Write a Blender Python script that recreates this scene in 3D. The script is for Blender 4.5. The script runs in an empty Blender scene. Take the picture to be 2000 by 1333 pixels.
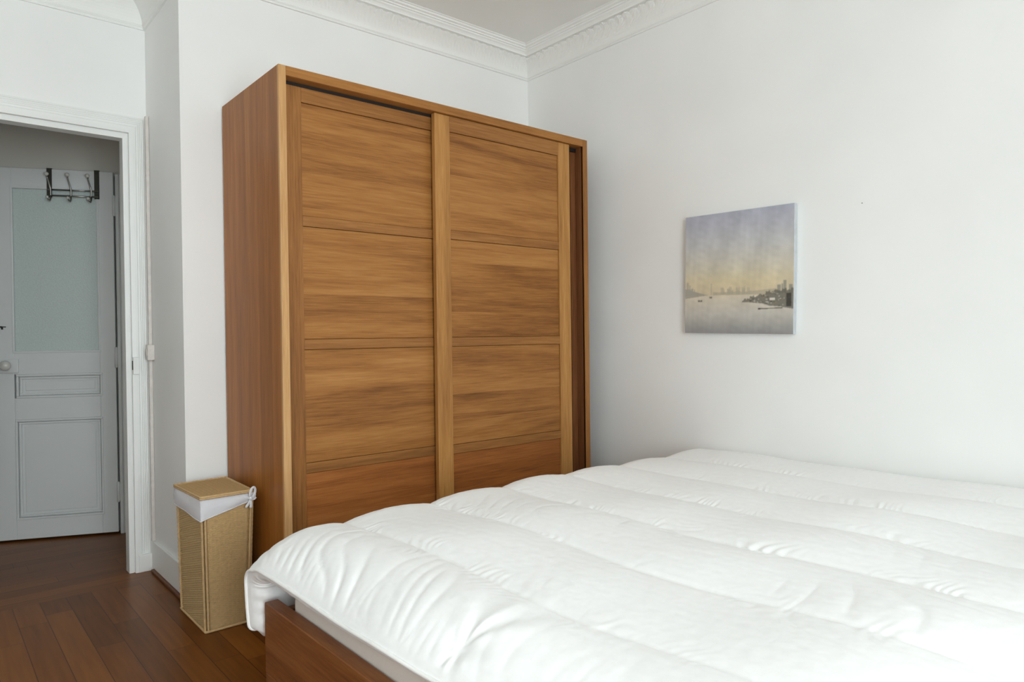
import bpy, bmesh, math, random
import numpy as np
from mathutils import Vector, Matrix

random.seed(7); rng = np.random.default_rng(7)
S = bpy.context.scene
C = S.collection
PI = math.pi

# ------------------------------------------------------------------ camera, sky, light, exposure
cam_d = bpy.data.cameras.new('camera'); cam = bpy.data.objects.new('camera', cam_d); C.objects.link(cam)
cam_d.sensor_width = 36.0; cam_d.lens = 24.4976; cam_d.clip_start = 0.05; cam_d.clip_end = 100
Rr = (0.7598428, -0.6499890, -0.0123809); Ru = (0.0146176, -0.0019578, 0.9998912); Rf = (0.6499425, 0.7599411, -0.0080136)
M = Matrix(((Rr[0], Ru[0], -Rf[0], -2.9436), (Rr[1], Ru[1], -Rf[1], -3.2598), (Rr[2], Ru[2], -Rf[2], 1.1518), (0, 0, 0, 1)))
cam.matrix_world = M
S.camera = cam
S.view_settings.view_transform = 'Standard'; S.view_settings.look = 'None'
S.view_settings.gamma = 1.0; S.view_settings.use_curve_mapping = False
S.view_settings.exposure = 1.0
S.cycles.use_denoising = True
S.cycles.max_bounces = 14; S.cycles.diffuse_bounces = 9; S.cycles.glossy_bounces = 4
S.cycles.sample_clamp_indirect = 6.0
S.cycles.caustics_reflective = False; S.cycles.caustics_refractive = False

world = bpy.data.worlds.new('overcast_sky'); S.world = world; world.use_nodes = True
wn = world.node_tree; wn.nodes.clear()
w_out = wn.nodes.new('ShaderNodeOutputWorld'); w_bg = wn.nodes.new('ShaderNodeBackground')
w_bg.inputs[0].default_value = (0.88, 0.97, 1.0, 1); w_bg.inputs[1].default_value = 5.65
wn.links.new(w_bg.outputs[0], w_out.inputs[0])

WINY = -5.0                                   # wall with the tall window, behind the photographer
WINDOWS = ((-3.7, -1.9),)
WZ0, WZ1 = 0.25, 2.65
EMB = 0.45                                     # unseen embrasure depth, made thick to block grazing light onto the right wall
for i, (a, b) in enumerate(WINDOWS):          # portals: guide the sky light through the window openings
    ld = bpy.data.lights.new('window_daylight', 'AREA'); ld.shape = 'RECTANGLE'
    ld.size = b - a; ld.size_y = WZ1 - WZ0; ld.cycles.is_portal = True
    lo = bpy.data.objects.new('window_daylight', ld); C.objects.link(lo)
    lo.location = ((a + b) / 2, WINY - EMB - 0.01, (WZ0 + WZ1) / 2); lo.rotation_euler = (PI / 2, 0, 0)

# ------------------------------------------------------------------ helpers
def lin(r, g, b):
    f = lambda c: (c / 255) / 12.92 if c / 255 <= .04045 else (((c / 255) + .055) / 1.055) ** 2.4
    return (f(r), f(g), f(b), 1.0)

class MB:
    """collects vertices and faces of ONE mesh"""
    def __init__(s): s.v = []; s.f = []; s.m = []; s.sm = []
    def add(s, vs, fs, mat=0, smooth=False):
        o = len(s.v); s.v += [tuple(v) for v in vs]
        for f in fs: s.f.append(tuple(i + o for i in f)); s.m.append(mat); s.sm.append(smooth)
    def box(s, x0, x1, y0, y1, z0, z1, mat=0):
        vs = [(x, y, z) for x in (x0, x1) for y in (y0, y1) for z in (z0, z1)]
        s.add(vs, [(0, 1, 3, 2), (4, 6, 7, 5), (0, 4, 5, 1), (2, 3, 7, 6), (0, 2, 6, 4), (1, 5, 7, 3)], mat)
    def hexa(s, lo, hi, mat=0):
        """lo, hi: four points each, counter-clockwise seen from above"""
        s.add(list(lo) + list(hi), [(3, 2, 1, 0), (4, 5, 6, 7)] + [(i, (i + 1) % 4, 4 + (i + 1) % 4, 4 + i) for i in range(4)], mat)
    def tube(s, pts, r, n=10, mat=0, cap=True):
        pts = [Vector(p) for p in pts]; N = len(pts)
        rs = r if isinstance(r, (list, tuple)) else [r] * N
        vs = []; up = None
        for i, p in enumerate(pts):
            t = (pts[min(i + 1, N - 1)] - pts[max(i - 1, 0)]).normalized()
            if up is None:
                up = Vector((0, 0, 1)) if abs(t.z) < .9 else Vector((1, 0, 0))
            a = up - t * up.dot(t)
            if a.length < 1e-6: a = t.orthogonal()
            a.normalize(); up = a; b = t.cross(a)
            for k in range(n):
                an = 2 * PI * k / n; vs.append(p + (a * math.cos(an) + b * math.sin(an)) * rs[i])
        fs = [(i * n + k, i * n + (k + 1) % n, (i + 1) * n + (k + 1) % n, (i + 1) * n + k) for i in range(N - 1) for k in range(n)]
        if cap: fs += [tuple(range(n - 1, -1, -1)), tuple(range((N - 1) * n, N * n))]
        s.add(vs, fs, mat, True)
    def lathe(s, prof, c, axis='z', n=20, mat=0):
        """prof: (radius, height) pairs along the axis direction (a Vector or 'z')"""
        ax = Vector((0, 0, 1)) if axis == 'z' else Vector(axis).normalized()
        a = ax.orthogonal().normalized(); b = ax.cross(a); c = Vector(c)
        vs = [c + ax * h + (a * math.cos(2 * PI * k / n) + b * math.sin(2 * PI * k / n)) * r for r, h in prof for k in range(n)]
        N = len(prof)
        fs = [(i * n + k, i * n + (k + 1) % n, (i + 1) * n + (k + 1) % n, (i + 1) * n + k) for i in range(N - 1) for k in range(n)]
        fs += [tuple(range(n - 1, -1, -1)), tuple(range((N - 1) * n, N * n))]
        s.add(vs, fs, mat, True)
    def grid(s, P, mat=0, smooth=True, flip=False):
        """P: array (na, nb, 3)"""
        na, nb = P.shape[:2]
        fs = []
        for i in range(na - 1):
            for j in range(nb - 1):
                q = (i * nb + j, (i + 1) * nb + j, (i + 1) * nb + j + 1, i * nb + j + 1)
                fs.append(q[::-1] if flip else q)
        s.add(P.reshape(-1, 3).tolist(), fs, mat, smooth)

def obj(name, mb, mats, parent=None, bevel=0.0, weld=False, loc=None, seg=2):
    """links the collected shape as ONE mesh object; world coordinates unless the parent has its own frame"""
    me = bpy.data.meshes.new(name)
    o = bpy.data.objects.new(name, me); C.objects.link(o)
    off = Vector((0, 0, 0))
    if parent is not None:
        o.parent = parent; off = Vector(parent.get('_org', (0, 0, 0)))
        o['_org'] = tuple(off)
    elif loc is not None:
        o.location = loc; off = Vector(loc); o['_org'] = tuple(off)
    else:
        o['_org'] = (0, 0, 0)
    me.from_pydata([(v[0] - off.x, v[1] - off.y, v[2] - off.z) for v in mb.v], [], mb.f)
    for m in (mats if isinstance(mats, (list, tuple)) else [mats]): me.materials.append(m)
    me.polygons.foreach_set('material_index', mb.m); me.polygons.foreach_set('use_smooth', mb.sm)
    bm = bmesh.new(); bm.from_mesh(me)
    if weld: bmesh.ops.remove_doubles(bm, verts=bm.verts, dist=1e-5)
    bmesh.ops.recalc_face_normals(bm, faces=bm.faces)
    bm.to_mesh(me); bm.free(); me.update()
    if bevel:
        b = o.modifiers.new('bevel', 'BEVEL'); b.width = bevel; b.segments = seg; b.limit_method = 'ANGLE'; b.angle_limit = math.radians(40)
    return o

def tag(o, label, cat, group=None, kind=None):
    o['label'] = label; o['category'] = cat
    if group: o['group'] = group
    if kind: o['kind'] = kind
    return o
def thing(name, label, cat, loc=(0, 0, 0), rotz=0, group=None, local=False):
    o = bpy.data.objects.new(name, None); C.objects.link(o); o.empty_display_size = .1
    o.location = loc; o.rotation_euler = (0, 0, rotz); o['_org'] = (0, 0, 0) if local else tuple(loc)
    return tag(o, label, cat, group)
def struct(name, mb, m, label, parent=None, bevel=0.0, **k):
    o = obj(name, mb, m, parent, bevel, **k)
    o['kind'] = 'structure'; o['label'] = label
    return o

# ------------------------------------------------------------------ materials (all procedural)
def nodes(name):
    m = bpy.data.materials.new(name); m.use_nodes = True; t = m.node_tree
    return m, t, t.nodes['Principled BSDF'], t.nodes.new, t.links.new
def rgb(c): return (c[0], c[1], c[2], 1.0)
def ramp(t, stops):
    r = t.nodes.new('ShaderNodeValToRGB'); e = r.color_ramp.elements
    while len(e) < len(stops): e.new(.5)
    for k, (p, c) in enumerate(stops): e[k].position = p; e[k].color = rgb(c)
    return r
def paint(name, col, rough=.6, bump=.04, scale=60, spec=.3, var=.03):
    m, t, b, N, L = nodes(name)
    tc = N('ShaderNodeTexCoord'); no = N('ShaderNodeTexNoise'); no.inputs['Scale'].default_value = scale; no.inputs['Detail'].default_value = 4
    L(tc.outputs['Object'], no.inputs['Vector'])
    big = N('ShaderNodeTexNoise'); big.inputs['Scale'].default_value = 1.6; L(tc.outputs['Object'], big.inputs['Vector'])
    r = ramp(t, [(.3, [c * (1 - var) for c in col[:3]]), (.7, [min(1, c * (1 + var)) for c in col[:3]])]); L(big.outputs['Fac'], r.inputs[0])
    L(r.outputs[0], b.inputs['Base Color'])
    bp = N('ShaderNodeBump'); bp.inputs['Strength'].default_value = bump; bp.inputs['Distance'].default_value = .004
    L(no.outputs['Fac'], bp.inputs['Height']); L(bp.outputs[0], b.inputs['Normal'])
    b.inputs['Roughness'].default_value = rough; b.inputs['Specular IOR Level'].default_value = spec
    return m
def plain(name, col, rough=.5, metal=0.0, spec=.4):
    m, t, b, N, L = nodes(name)
    no = N('ShaderNodeTexNoise'); no.inputs['Scale'].default_value = 35; no.inputs['Detail'].default_value = 3
    tc = N('ShaderNodeTexCoord'); L(tc.outputs['Object'], no.inputs['Vector'])
    r = ramp(t, [(.3, [c * .93 for c in col[:3]]), (.7, [min(1, c * 1.05) for c in col[:3]])]); L(no.outputs['Fac'], r.inputs[0]); L(r.outputs[0], b.inputs['Base Color'])
    b.inputs['Roughness'].default_value = rough; b.inputs['Metallic'].default_value = metal; b.inputs['Specular IOR Level'].default_value = spec
    return m
def wood(name, along, cross, dark, mid, light, board=0.0, tone=.35, rough=.42, fine=1.0, seed=0.0, bump=.12, stretch=1.0):
    """long-grained timber; along / cross: axis letters of the grain and of the boards"""
    m, t, b, N, L = nodes(name)
    tc = N('ShaderNodeTexCoord'); oi = N('ShaderNodeObjectInfo')
    sep = N('ShaderNodeSeparateXYZ'); L(tc.outputs['Object'], sep.inputs[0])
    off = N('ShaderNodeMath'); off.operation = 'MULTIPLY_ADD'; L(oi.outputs['Random'], off.inputs[0]); off.inputs[1].default_value = 17.3; off.inputs[2].default_value = seed
    bid = None
    if board:
        dv = N('ShaderNodeMath'); dv.operation = 'MULTIPLY_ADD'; L(sep.outputs[cross], dv.inputs[0]); dv.inputs[1].default_value = 1 / board; L(off.outputs[0], dv.inputs[2])
        fl = N('ShaderNodeMath'); fl.operation = 'FLOOR'; L(dv.outputs[0], fl.inputs[0])
        bid = N('ShaderNodeTexWhiteNoise'); bid.noise_dimensions = '2D'
        cb0 = N('ShaderNodeCombineXYZ'); L(fl.outputs[0], cb0.inputs[0]); L(off.outputs[0], cb0.inputs[1]); L(cb0.outputs[0], bid.inputs['Vector'])
    sh = N('ShaderNodeCombineXYZ')
    for k in range(3): L(off.outputs[0], sh.inputs[k])
    ad = N('ShaderNodeVectorMath'); ad.operation = 'ADD'; L(tc.outputs['Object'], ad.inputs[0]); L(sh.outputs[0], ad.inputs[1])
    vec = ad.outputs[0]
    if bid:
        sc = N('ShaderNodeVectorMath'); sc.operation = 'SCALE'; L(bid.outputs['Color'], sc.inputs[0]); sc.inputs['Scale'].default_value = 9.0
        a2 = N('ShaderNodeVectorMath'); a2.operation = 'ADD'; L(vec, a2.inputs[0]); L(sc.outputs[0], a2.inputs[1]); vec = a2.outputs[0]
    def noise(sa, sc_, detail, dist):
        mp = N('ShaderNodeMapping'); v = [sc_, sc_, sc_]; v['XYZ'.index(along)] = sa; mp.inputs['Scale'].default_value = v
        L(vec, mp.inputs['Vector']); n = N('ShaderNodeTexNoise'); n.inputs['Scale'].default_value = 1.0
        n.inputs['Detail'].default_value = detail; n.inputs['Roughness'].default_value = .62; n.inputs['Distortion'].default_value = dist
        L(mp.outputs[0], n.inputs['Vector']); return n.outputs['Fac']
    n1 = noise(1.1 * stretch, 16, 5, .5); n2 = noise(7 * stretch, 190 * fine, 5, .3); n3 = noise(.6, 5, 2, 1.2)
    mx = N('ShaderNodeMath'); mx.operation = 'MULTIPLY_ADD'; L(n2, mx.inputs[0]); mx.inputs[1].default_value = .62
    m1 = N('ShaderNodeMath'); m1.operation = 'MULTIPLY_ADD'; L(n1, m1.inputs[0]); m1.inputs[1].default_value = .75
    m3 = N('ShaderNodeMath'); m3.operation = 'MULTIPLY_ADD'; L(n3, m3.inputs[0]); m3.inputs[1].default_value = .35; m3.inputs[2].default_value = -.365
    L(m3.outputs[0], m1.inputs[2]); L(m1.outputs[0], mx.inputs[2]); fac = mx.outputs[0]
    if bid:
        bt = N('ShaderNodeMath'); bt.operation = 'MULTIPLY_ADD'; L(bid.outputs['Value'], bt.inputs[0]); bt.inputs[1].default_value = tone; bt.inputs[2].default_value = -tone / 2
        s2 = N('ShaderNodeMath'); s2.operation = 'ADD'; L(fac, s2.inputs[0]); L(bt.outputs[0], s2.inputs[1]); fac = s2.outputs[0]
    r = ramp(t, [(.22, dark), (.5, mid), (.80, light)]); L(fac, r.inputs[0]); L(r.outputs[0], b.inputs['Base Color'])
    bp = N('ShaderNodeBump'); bp.inputs['Strength'].default_value = bump; bp.inputs['Distance'].default_value = .002; L(n2, bp.inputs['Height']); L(bp.outputs[0], b.inputs['Normal'])
    b.inputs['Roughness'].default_value = rough; b.inputs['Specular IOR Level'].default_value = .25
    return m

def sc3(c, k): return tuple(min(1, x * k) for x in c[:3])
WALL = paint('white_wall_paint', (.87, .875, .865), .75, .05, 90)
CEIL = paint('ceiling_paint', (.86, .865, .84), .85, .04, 60)
PLASTER = paint('white_plaster', (.87, .875, .855), .7, .05, 50)
GLOSS = paint('white_gloss_paint', (.80, .805, .79), .4, .06, 40, .4)
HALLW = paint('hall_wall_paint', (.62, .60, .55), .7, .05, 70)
DOORP = paint('old_door_paint', (.66, .68, .68), .42, .10, 30, .4)

# teak tones
T_D = lin(108, 69, 34); T_M = lin(146, 97, 50); T_L = lin(172, 122, 70)
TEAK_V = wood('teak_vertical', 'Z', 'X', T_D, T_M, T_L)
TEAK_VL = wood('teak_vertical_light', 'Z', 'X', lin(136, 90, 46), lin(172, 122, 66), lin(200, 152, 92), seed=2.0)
TEAK_PALE = wood('teak_pale_edge', 'Z', 'X', lin(160, 114, 68), lin(194, 150, 100), lin(214, 174, 126), seed=2.6)
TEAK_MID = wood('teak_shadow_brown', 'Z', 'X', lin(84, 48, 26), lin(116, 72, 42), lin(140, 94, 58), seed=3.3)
TEAK_X = wood('teak_rail', 'X', 'Z', T_D, T_M, T_L, seed=4.1)
TEAK_P = wood('teak_panel', 'X', 'Z', lin(106, 64, 28), lin(152, 101, 50), lin(178, 127, 72), board=.115, tone=.15, seed=1.7, fine=1.1)
TEAK_PD = wood('teak_panel_dark', 'X', 'Z', lin(112, 62, 26), lin(152, 92, 44), lin(176, 116, 62), board=.105, tone=.2, seed=3.1, fine=1.1)
TEAK_S = wood('teak_side', 'Z', 'Y', lin(130, 78, 28), lin(160, 99, 40), lin(184, 122, 56), board=.13, tone=.16, seed=.4)
TEAK_T = wood('teak_top_rail', 'X', 'Z', lin(120, 76, 36), lin(156, 104, 52), lin(178, 126, 70), seed=8)
TEAK_IN = wood('teak_inside', 'Z', 'X', lin(70, 40, 22), lin(104, 62, 36), lin(128, 82, 50), seed=5)
TEAK_B = wood('bed_wood', 'Y', 'Z', lin(92, 51, 24), lin(126, 75, 38), lin(152, 98, 54), board=.2, tone=.12, seed=6, stretch=1.4)
TEAK_BX = wood('bed_rail_wood', 'X', 'Z', lin(76, 46, 30), lin(108, 68, 44), lin(132, 90, 60), seed=6.5)
DARKGAP = plain('dark_track', lin(30, 20, 14), .7)
METAL = plain('chrome_metal', (.32, .31, .29), .28, 1.0)
STRAP = plain('dark_metal_strap', lin(62, 60, 54), .5, .4)
PORC = plain('white_porcelain', lin(200, 198, 192), .18, 0, .5)
BLACKM = plain('old_black_iron', lin(52, 48, 44), .5, .3)
PLASTIC = plain('white_plastic', lin(214, 208, 202), .45)

def cloth(name, col, rough=.85, weave=900, bump=.06):
    m, t, b, N, L = nodes(name)
    tc = N('ShaderNodeTexCoord'); no = N('ShaderNodeTexNoise'); no.inputs['Scale'].default_value = weave; no.inputs['Detail'].default_value = 2
    L(tc.outputs['Object'], no.inputs['Vector'])
    n2 = N('ShaderNodeTexNoise'); n2.inputs['Scale'].default_value = 55; n2.inputs['Detail'].default_value = 5; n2.inputs['Roughness'].default_value = .6; L(tc.outputs['Object'], n2.inputs['Vector'])
    ad = N('ShaderNodeMath'); ad.operation = 'MULTIPLY_ADD'; L(no.outputs['Fac'], ad.inputs[0]); ad.inputs[1].default_value = .25; L(n2.outputs['Fac'], ad.inputs[2])
    bp = N('ShaderNodeBump'); bp.inputs['Strength'].default_value = bump; bp.inputs['Distance'].default_value = .006; L(ad.outputs[0], bp.inputs['Height']); L(bp.outputs[0], b.inputs['Normal'])
    r = ramp(t, [(.35, sc3(col, .985)), (.65, sc3(col, 1.01))]); L(n2.outputs['Fac'], r.inputs[0]); L(r.outputs[0], b.inputs['Base Color'])
    b.inputs['Roughness'].default_value = rough; b.inputs['Specular IOR Level'].default_value = .15
    b.inputs['Sheen Weight'].default_value = .08
    return m
DUVET = cloth('white_cotton', (.925, .93, .93))
PIPE = cloth('white_piping', (.90, .90, .885))
MATT = cloth('mattress_ticking', lin(228, 220, 212)[:3])
LINER = cloth('liner_cotton', lin(222, 222, 226)[:3], weave=500)

def floor_mat():
    m, t, b, N, L = nodes('oak_strip_floor')
    def math_(op, a, bb=None, c=None):
        n = N('ShaderNodeMath'); n.operation = op
        for k, v in enumerate((a, bb, c)):
            if v is None: continue
            if isinstance(v, (int, float)): n.inputs[k].default_value = v
            else: L(v, n.inputs[k])
        return n.outputs[0]
    tc = N('ShaderNodeTexCoord'); sp = N('ShaderNodeSeparateXYZ'); L(tc.outputs['Object'], sp.inputs[0])
    X, Y = sp.outputs[0], sp.outputs[1]
    hall = math_('GREATER_THAN', Y, .42)                 # boards turn across the passage at the doorway
    mixa = lambda p, q: math_('ADD', math_('MULTIPLY', p, math_('SUBTRACT', 1.0, hall)), math_('MULTIPLY', q, hall))
    A = mixa(X, Y); Bc = mixa(Y, X)
    u = math_('MULTIPLY', A, 1 / .098); iu = math_('FLOOR', u); fu = math_('FRACT', u)
    wn1 = N('ShaderNodeTexWhiteNoise'); wn1.noise_dimensions = '2D'; cb = N('ShaderNodeCombineXYZ'); L(iu, cb.inputs[0]); L(hall, cb.inputs[1]); L(cb.outputs[0], wn1.inputs['Vector'])
    v = math_('MULTIPLY_ADD', Bc, 1 / .85, math_('MULTIPLY', wn1.outputs['Value'], 7.0)); iv = math_('FLOOR', v); fv = math_('FRACT', v)
    wn2 = N('ShaderNodeTexWhiteNoise'); wn2.noise_dimensions = '3D'; cb2 = N('ShaderNodeCombineXYZ'); L(iu, cb2.inputs[0]); L(iv, cb2.inputs[1]); L(hall, cb2.inputs[2]); L(cb2.outputs[0], wn2.inputs['Vector'])
    cb3 = N('ShaderNodeCombineXYZ'); L(math_('MULTIPLY', A, 55.0), cb3.inputs[0]); L(math_('MULTIPLY', Bc, 3.0), cb3.inputs[1]); L(math_('MULTIPLY', wn2.outputs['Value'], 40.0), cb3.inputs[2])
    gn = N('ShaderNodeTexNoise'); gn.inputs['Scale'].default_value = 1; gn.inputs['Detail'].default_value = 5; gn.inputs['Distortion'].default_value = .4; L(cb3.outputs[0], gn.inputs['Vector'])
    fac = math_('ADD', math_('MULTIPLY', gn.outputs['Fac'], .45), math_('ADD', math_('MULTIPLY', wn2.outputs['Value'], .30), .06))
    r = ramp(t, [(.12, lin(80, 45, 14)), (.42, lin(112, 65, 22)), (.75, lin(138, 85, 32))]); L(fac, r.inputs[0])
    eu = math_('MINIMUM', fu, math_('SUBTRACT', 1.0, fu)); ev = math_('MULTIPLY', math_('MINIMUM', fv, math_('SUBTRACT', 1.0, fv)), 8.7)
    e = math_('MINIMUM', eu, ev)
    gap = math_('LESS_THAN', e, .010)
    mx = N('ShaderNodeMix'); mx.data_type = 'RGBA'; L(gap, mx.inputs[0]); L(r.outputs[0], mx.inputs[6]); mx.inputs[7].default_value = lin(40, 24, 14)
    L(mx.outputs[2], b.inputs['Base Color'])
    bp = N('ShaderNodeBump'); bp.inputs['Strength'].default_value = .25; bp.inputs['Distance'].default_value = .002
    L(math_('ADD', math_('MULTIPLY', gn.outputs['Fac'], .3), math_('SUBTRACT', 1.0, gap)), bp.inputs['Height']); L(bp.outputs[0], b.inputs['Normal'])
    b.inputs['Roughness'].default_value = .36; b.inputs['Specular IOR Level'].default_value = .22
    return m
FLOOR = floor_mat()

def wicker_mat(name, col):
    m, t, b, N, L = nodes(name)
    tc = N('ShaderNodeTexCoord'); no = N('ShaderNodeTexNoise'); no.inputs['Scale'].default_value = 90; no.inputs['Detail'].default_value = 4
    L(tc.outputs['Object'], no.inputs['Vector'])
    r = ramp(t, [(.25, sc3(col, .86)), (.5, col), (.8, sc3(col, 1.12))]); L(no.outputs['Fac'], r.inputs[0]); L(r.outputs[0], b.inputs['Base Color'])
    b.inputs['Roughness'].default_value = .6; b.inputs['Specular IOR Level'].default_value = .3
    return m
WICK = wicker_mat('rattan_weave', lin(206, 172, 122))
WICKR = wicker_mat('rattan_rim', lin(198, 166, 120))

# ------------------------------------------------------------------ the room
H = 2.90
XE = -2.051            # face of the short side wall by the doorway
YD = 0.585             # face of the wall with the doorway
OX0, OX1, OZ = -2.99, -2.157, 2.147     # doorway
XL = -4.3
DTH = .06
mb = MB(); mb.box(XL - .12, .12, WINY - .12, 3.4, -.08, 0); struct('floor', mb, FLOOR, 'dark brown oak strip floor')
mb = MB(); mb.box(XL - .12, .12, WINY - .12, 3.4, H, H + .1); struct('ceiling', mb, CEIL, 'plain off-white ceiling')
mb = MB(); mb.box(XE, .12, 0, .12, 0, H); struct('wall_back', mb, WALL, 'white wall behind the wardrobe')
mb = MB(); mb.box(0, .12, WINY - .12, 0, 0, H); struct('wall_right', mb, WALL, 'white wall with the canvas picture')
mb = MB(); mb.box(XE, XE + .12, .12, YD + DTH, 0, H); struct('wall_side', mb, WALL, 'short white side wall beside the doorway')
mb = MB(); mb.box(OX1, XE, YD, YD + DTH, 0, H); mb.box(OX0, OX1, YD, YD + DTH, OZ, H); mb.box(XL, OX0, YD, YD + DTH, 0, H)
struct('wall_doorway', mb, WALL, 'white wall around the open doorway')
mb = MB(); mb.box(XL - .12, XL, WINY, 3.4, 0, H); struct('wall_left', mb, WALL, 'white wall outside the photo on the left')
mb = MB()
xs = [XL] + [e for w in sorted(WINDOWS) for e in w] + [.0]
for k in range(0, len(xs) - 1):
    if k % 2 == 0: mb.box(xs[k], xs[k + 1], WINY - EMB, WINY, 0, H)
    else: mb.box(xs[k], xs[k + 1], WINY - EMB, WINY, 0, WZ0); mb.box(xs[k], xs[k + 1], WINY - EMB, WINY, WZ1, H)
struct('wall_window', mb, WALL, 'window wall behind the photographer')
for n, (a, b) in enumerate(WINDOWS):
    mb = MB(); y0, y1 = WINY - EMB + .02, WINY - EMB + .07; w = .045; c = (a + b) / 2
    mb.box(a, a + w, y0, y1, WZ0, WZ1); mb.box(b - w, b, y0, y1, WZ0, WZ1); mb.box(c - w, c + w, y0, y1, WZ0, WZ1)
    mb.box(a, b, y0, y1, WZ0, WZ0 + w); mb.box(a, b, y0, y1, WZ1 - w, WZ1)
    struct('window_%d' % (n + 1), mb, GLOSS, 'white casement window behind the photographer', bevel=.003)
# baseboards, with a small wooden shoe moulding
def base(name, boxes, shoe, label):
    mb = MB()
    for q in boxes: mb.box(*q)
    o = struct(name, mb, GLOSS, label, bevel=.003)
    mb = MB()
    for q in shoe: mb.box(*q)
    s_ = obj('shoe_moulding', mb, TEAK_BX, o, .004); s_['label'] = 'brown wooden shoe moulding'
base('baseboard_side', [(XE - .013, XE, 0.013, YD, .016, .15)], [(XE - .025, XE, .013, YD - .06, 0, .016)], 'white baseboard of the short side wall')
base('baseboard_back', [(XE - .013, 0, -.013, 0, .016, .15)], [(XE - .025, 0, -.025, .013, 0, .016)], 'white baseboard behind the basket')
base('baseboard_right', [(-.013, 0, WINY, -.013, .016, .15)], [(-.025, 0, WINY, -.025, 0, .016)], 'white baseboard under the canvas picture')
base('baseboard_doorway', [(XL, OX0 - .11, YD - .013, YD, .016, .15)], [(XL, OX0 - .11, YD - .025, YD, 0, .016)], 'white baseboard left of the doorway')

# cornice: profile (distance from wall, drop below the ceiling), ornament band in the middle
PROF = [(0, .155), (.010, .155), (.012, .149), (.008, .146), (.013, .143), (.016, .139), (.013, .136), (.014, .133),
        (.017, .122), (.021, .112), (.027, .101), (.034, .092), (.042, .084), (.050, .077),       # cove
        (.060, .070), (.067, .066), (.074, .061), (.080, .056),                                   # leaf ornament
        (.071, .050), (.094, .047), (.097, .040), (.103, .033), (.112, .028), (.113, .023), (.122, .021), (.124, .015), (.136, .012), (.139, .005), (.148, .003), (.150, .0)]
def cornice(name, walls, scale_z, label, leaf=True):
    """walls: (start point, direction, normal, length, mitre at start, mitre at end); mitre +1 inside corner, -1 outside, 0 plain"""
    mb = MB()
    for p0, d, nrm, Ln, ms, me_ in walls:
        n = int(Ln / .006) if leaf else 2
        P = np.zeros((n + 1, len(PROF), 3))
        for j, (w, h) in enumerate(PROF):
            a0 = ms * w; a1 = Ln - me_ * w
            s_ = a0 + (a1 - a0) * np.linspace(0, 1, n + 1)
            dw = np.zeros(n + 1); dh = np.zeros(n + 1)
            if leaf:
                ph = s_ / .052
                lobe = np.abs(np.sin(PI * ph)); lobe2 = np.abs(np.sin(PI * (2 * ph + .25)))
                fr = ph - np.floor(ph)
                bead = np.exp(-((fr - .5) / .10) ** 2)
                noise_ = .0008 * np.sin(s_ * 311 + j) + .0006 * np.sin(s_ * 190 + 2 * j)
                if 10 <= j <= 13: dw += .45 * ((.0042 * lobe * (j - 9) / 4 + .0018 * lobe2) - .002 * (lobe < .2)) + noise_
                if 14 <= j <= 17: dw += .006 * lobe + .004 * bead - .004 * (lobe < .25) + noise_; dh += .004 * lobe
                if j == 24 or j == 23: dw += .0015 * np.abs(np.sin(PI * s_ / .018))
            for k in range(3):
                P[:, j, k] = p0[k] + d[k] * s_ + nrm[k] * (w + dw)
            P[:, j, 2] = H - (h - dh) * scale_z
        mb.grid(P, smooth=False)
        f = mb.f
    return struct(name, mb, PLASTER, label)
cornice('trim_1', [((XE, 0, 0), (1, 0, 0), (0, -1, 0), -XE, -1, 1)], 1.0, 'moulded plaster cornice above the wardrobe')
cornice('trim_2', [((0, 0, 0), (0, -1, 0), (-1, 0, 0), -WINY, 1, 0)], 1.0, 'leaf-patterned plaster cornice of the picture wall')
cornice('trim_3', [((XE, 0, 0), (0, 1, 0), (-1, 0, 0), YD, -1, 1)], 1.3, 'plaster cornice of the short side wall', False)
cornice('trim_4', [((XL, YD, 0), (1, 0, 0), (0, -1, 0), XE - XL, 0, 1)], 1.3, 'plaster cornice over the doorway', False)

# doorway casing: (distance from the opening edge, thickness) profile swept round the opening
CP = [(-.003, -.06), (-.003, .006), (.016, .008), (.018, .003), (.021, .003), (.022, .022), (.040, .025), (.042, .016), (.052, .017), (.055, .011), (.060, .012), (.064, .013),
      (.067, .010), (.072, .011), (.075, .0085), (.080, .010), (.083, .0075), (.088, .0085), (.091, .005), (.098, .005), (.099, 0)]
mb = MB()
pts = []
for o_, th in CP:
    r_ = min(o_, abs(XE - OX1) - .001)
    y = YD - th if th >= 0 else YD + DTH + .002
    pts.append([(OX1 + r_, y, 0), (OX1 + r_, y, OZ + o_ * 1.12), (OX0 - o_, y, OZ + o_ * 1.12), (OX0 - o_, y, 0)])
P = np.array(pts).transpose(1, 0, 2)
mb.grid(P, smooth=False)
trim5 = struct('trim_5', mb, GLOSS, 'white moulded casing of the doorway')
mb = MB(); mb.box(OX1 + .036, XE - .002, YD - .030, YD - .001, 0, .085)
struct('trim_6', mb, GLOSS, 'plinth block at the foot of the doorway casing', bevel=.003)
mb = MB(); mb.box(XE - .017, XE - .0005, .527, .548, .15, 2.26)
struct('trim_7', mb, PLASTIC, 'thin white cable duct in the corner by the doorway', bevel=.004)

# ------------------------------------------------------------------ hall behind the doorway, with the old glazed door
A = Vector((-2.043, 1.417, 0)); DU = Vector((-.9118, .4106, 0))
ANG = math.atan2(DU.y, DU.x)
def hallobj(name, mb, mats, parent=None, bevel=0.0):
    o = obj(name, mb, mats, parent, bevel)
    if parent is None: o.location = A; o.rotation_euler = (0, 0, ANG)
    return o
LW, LH = .625, 2.15
V = -1       # local y grows away from the hall; v towards the viewer is -y after the rotation
def hb(mb, u0, u1, v0, v1, z0, z1, mat=0): mb.box(u0, u1, min(v0, v1), max(v0, v1), z0, z1, mat)
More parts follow.
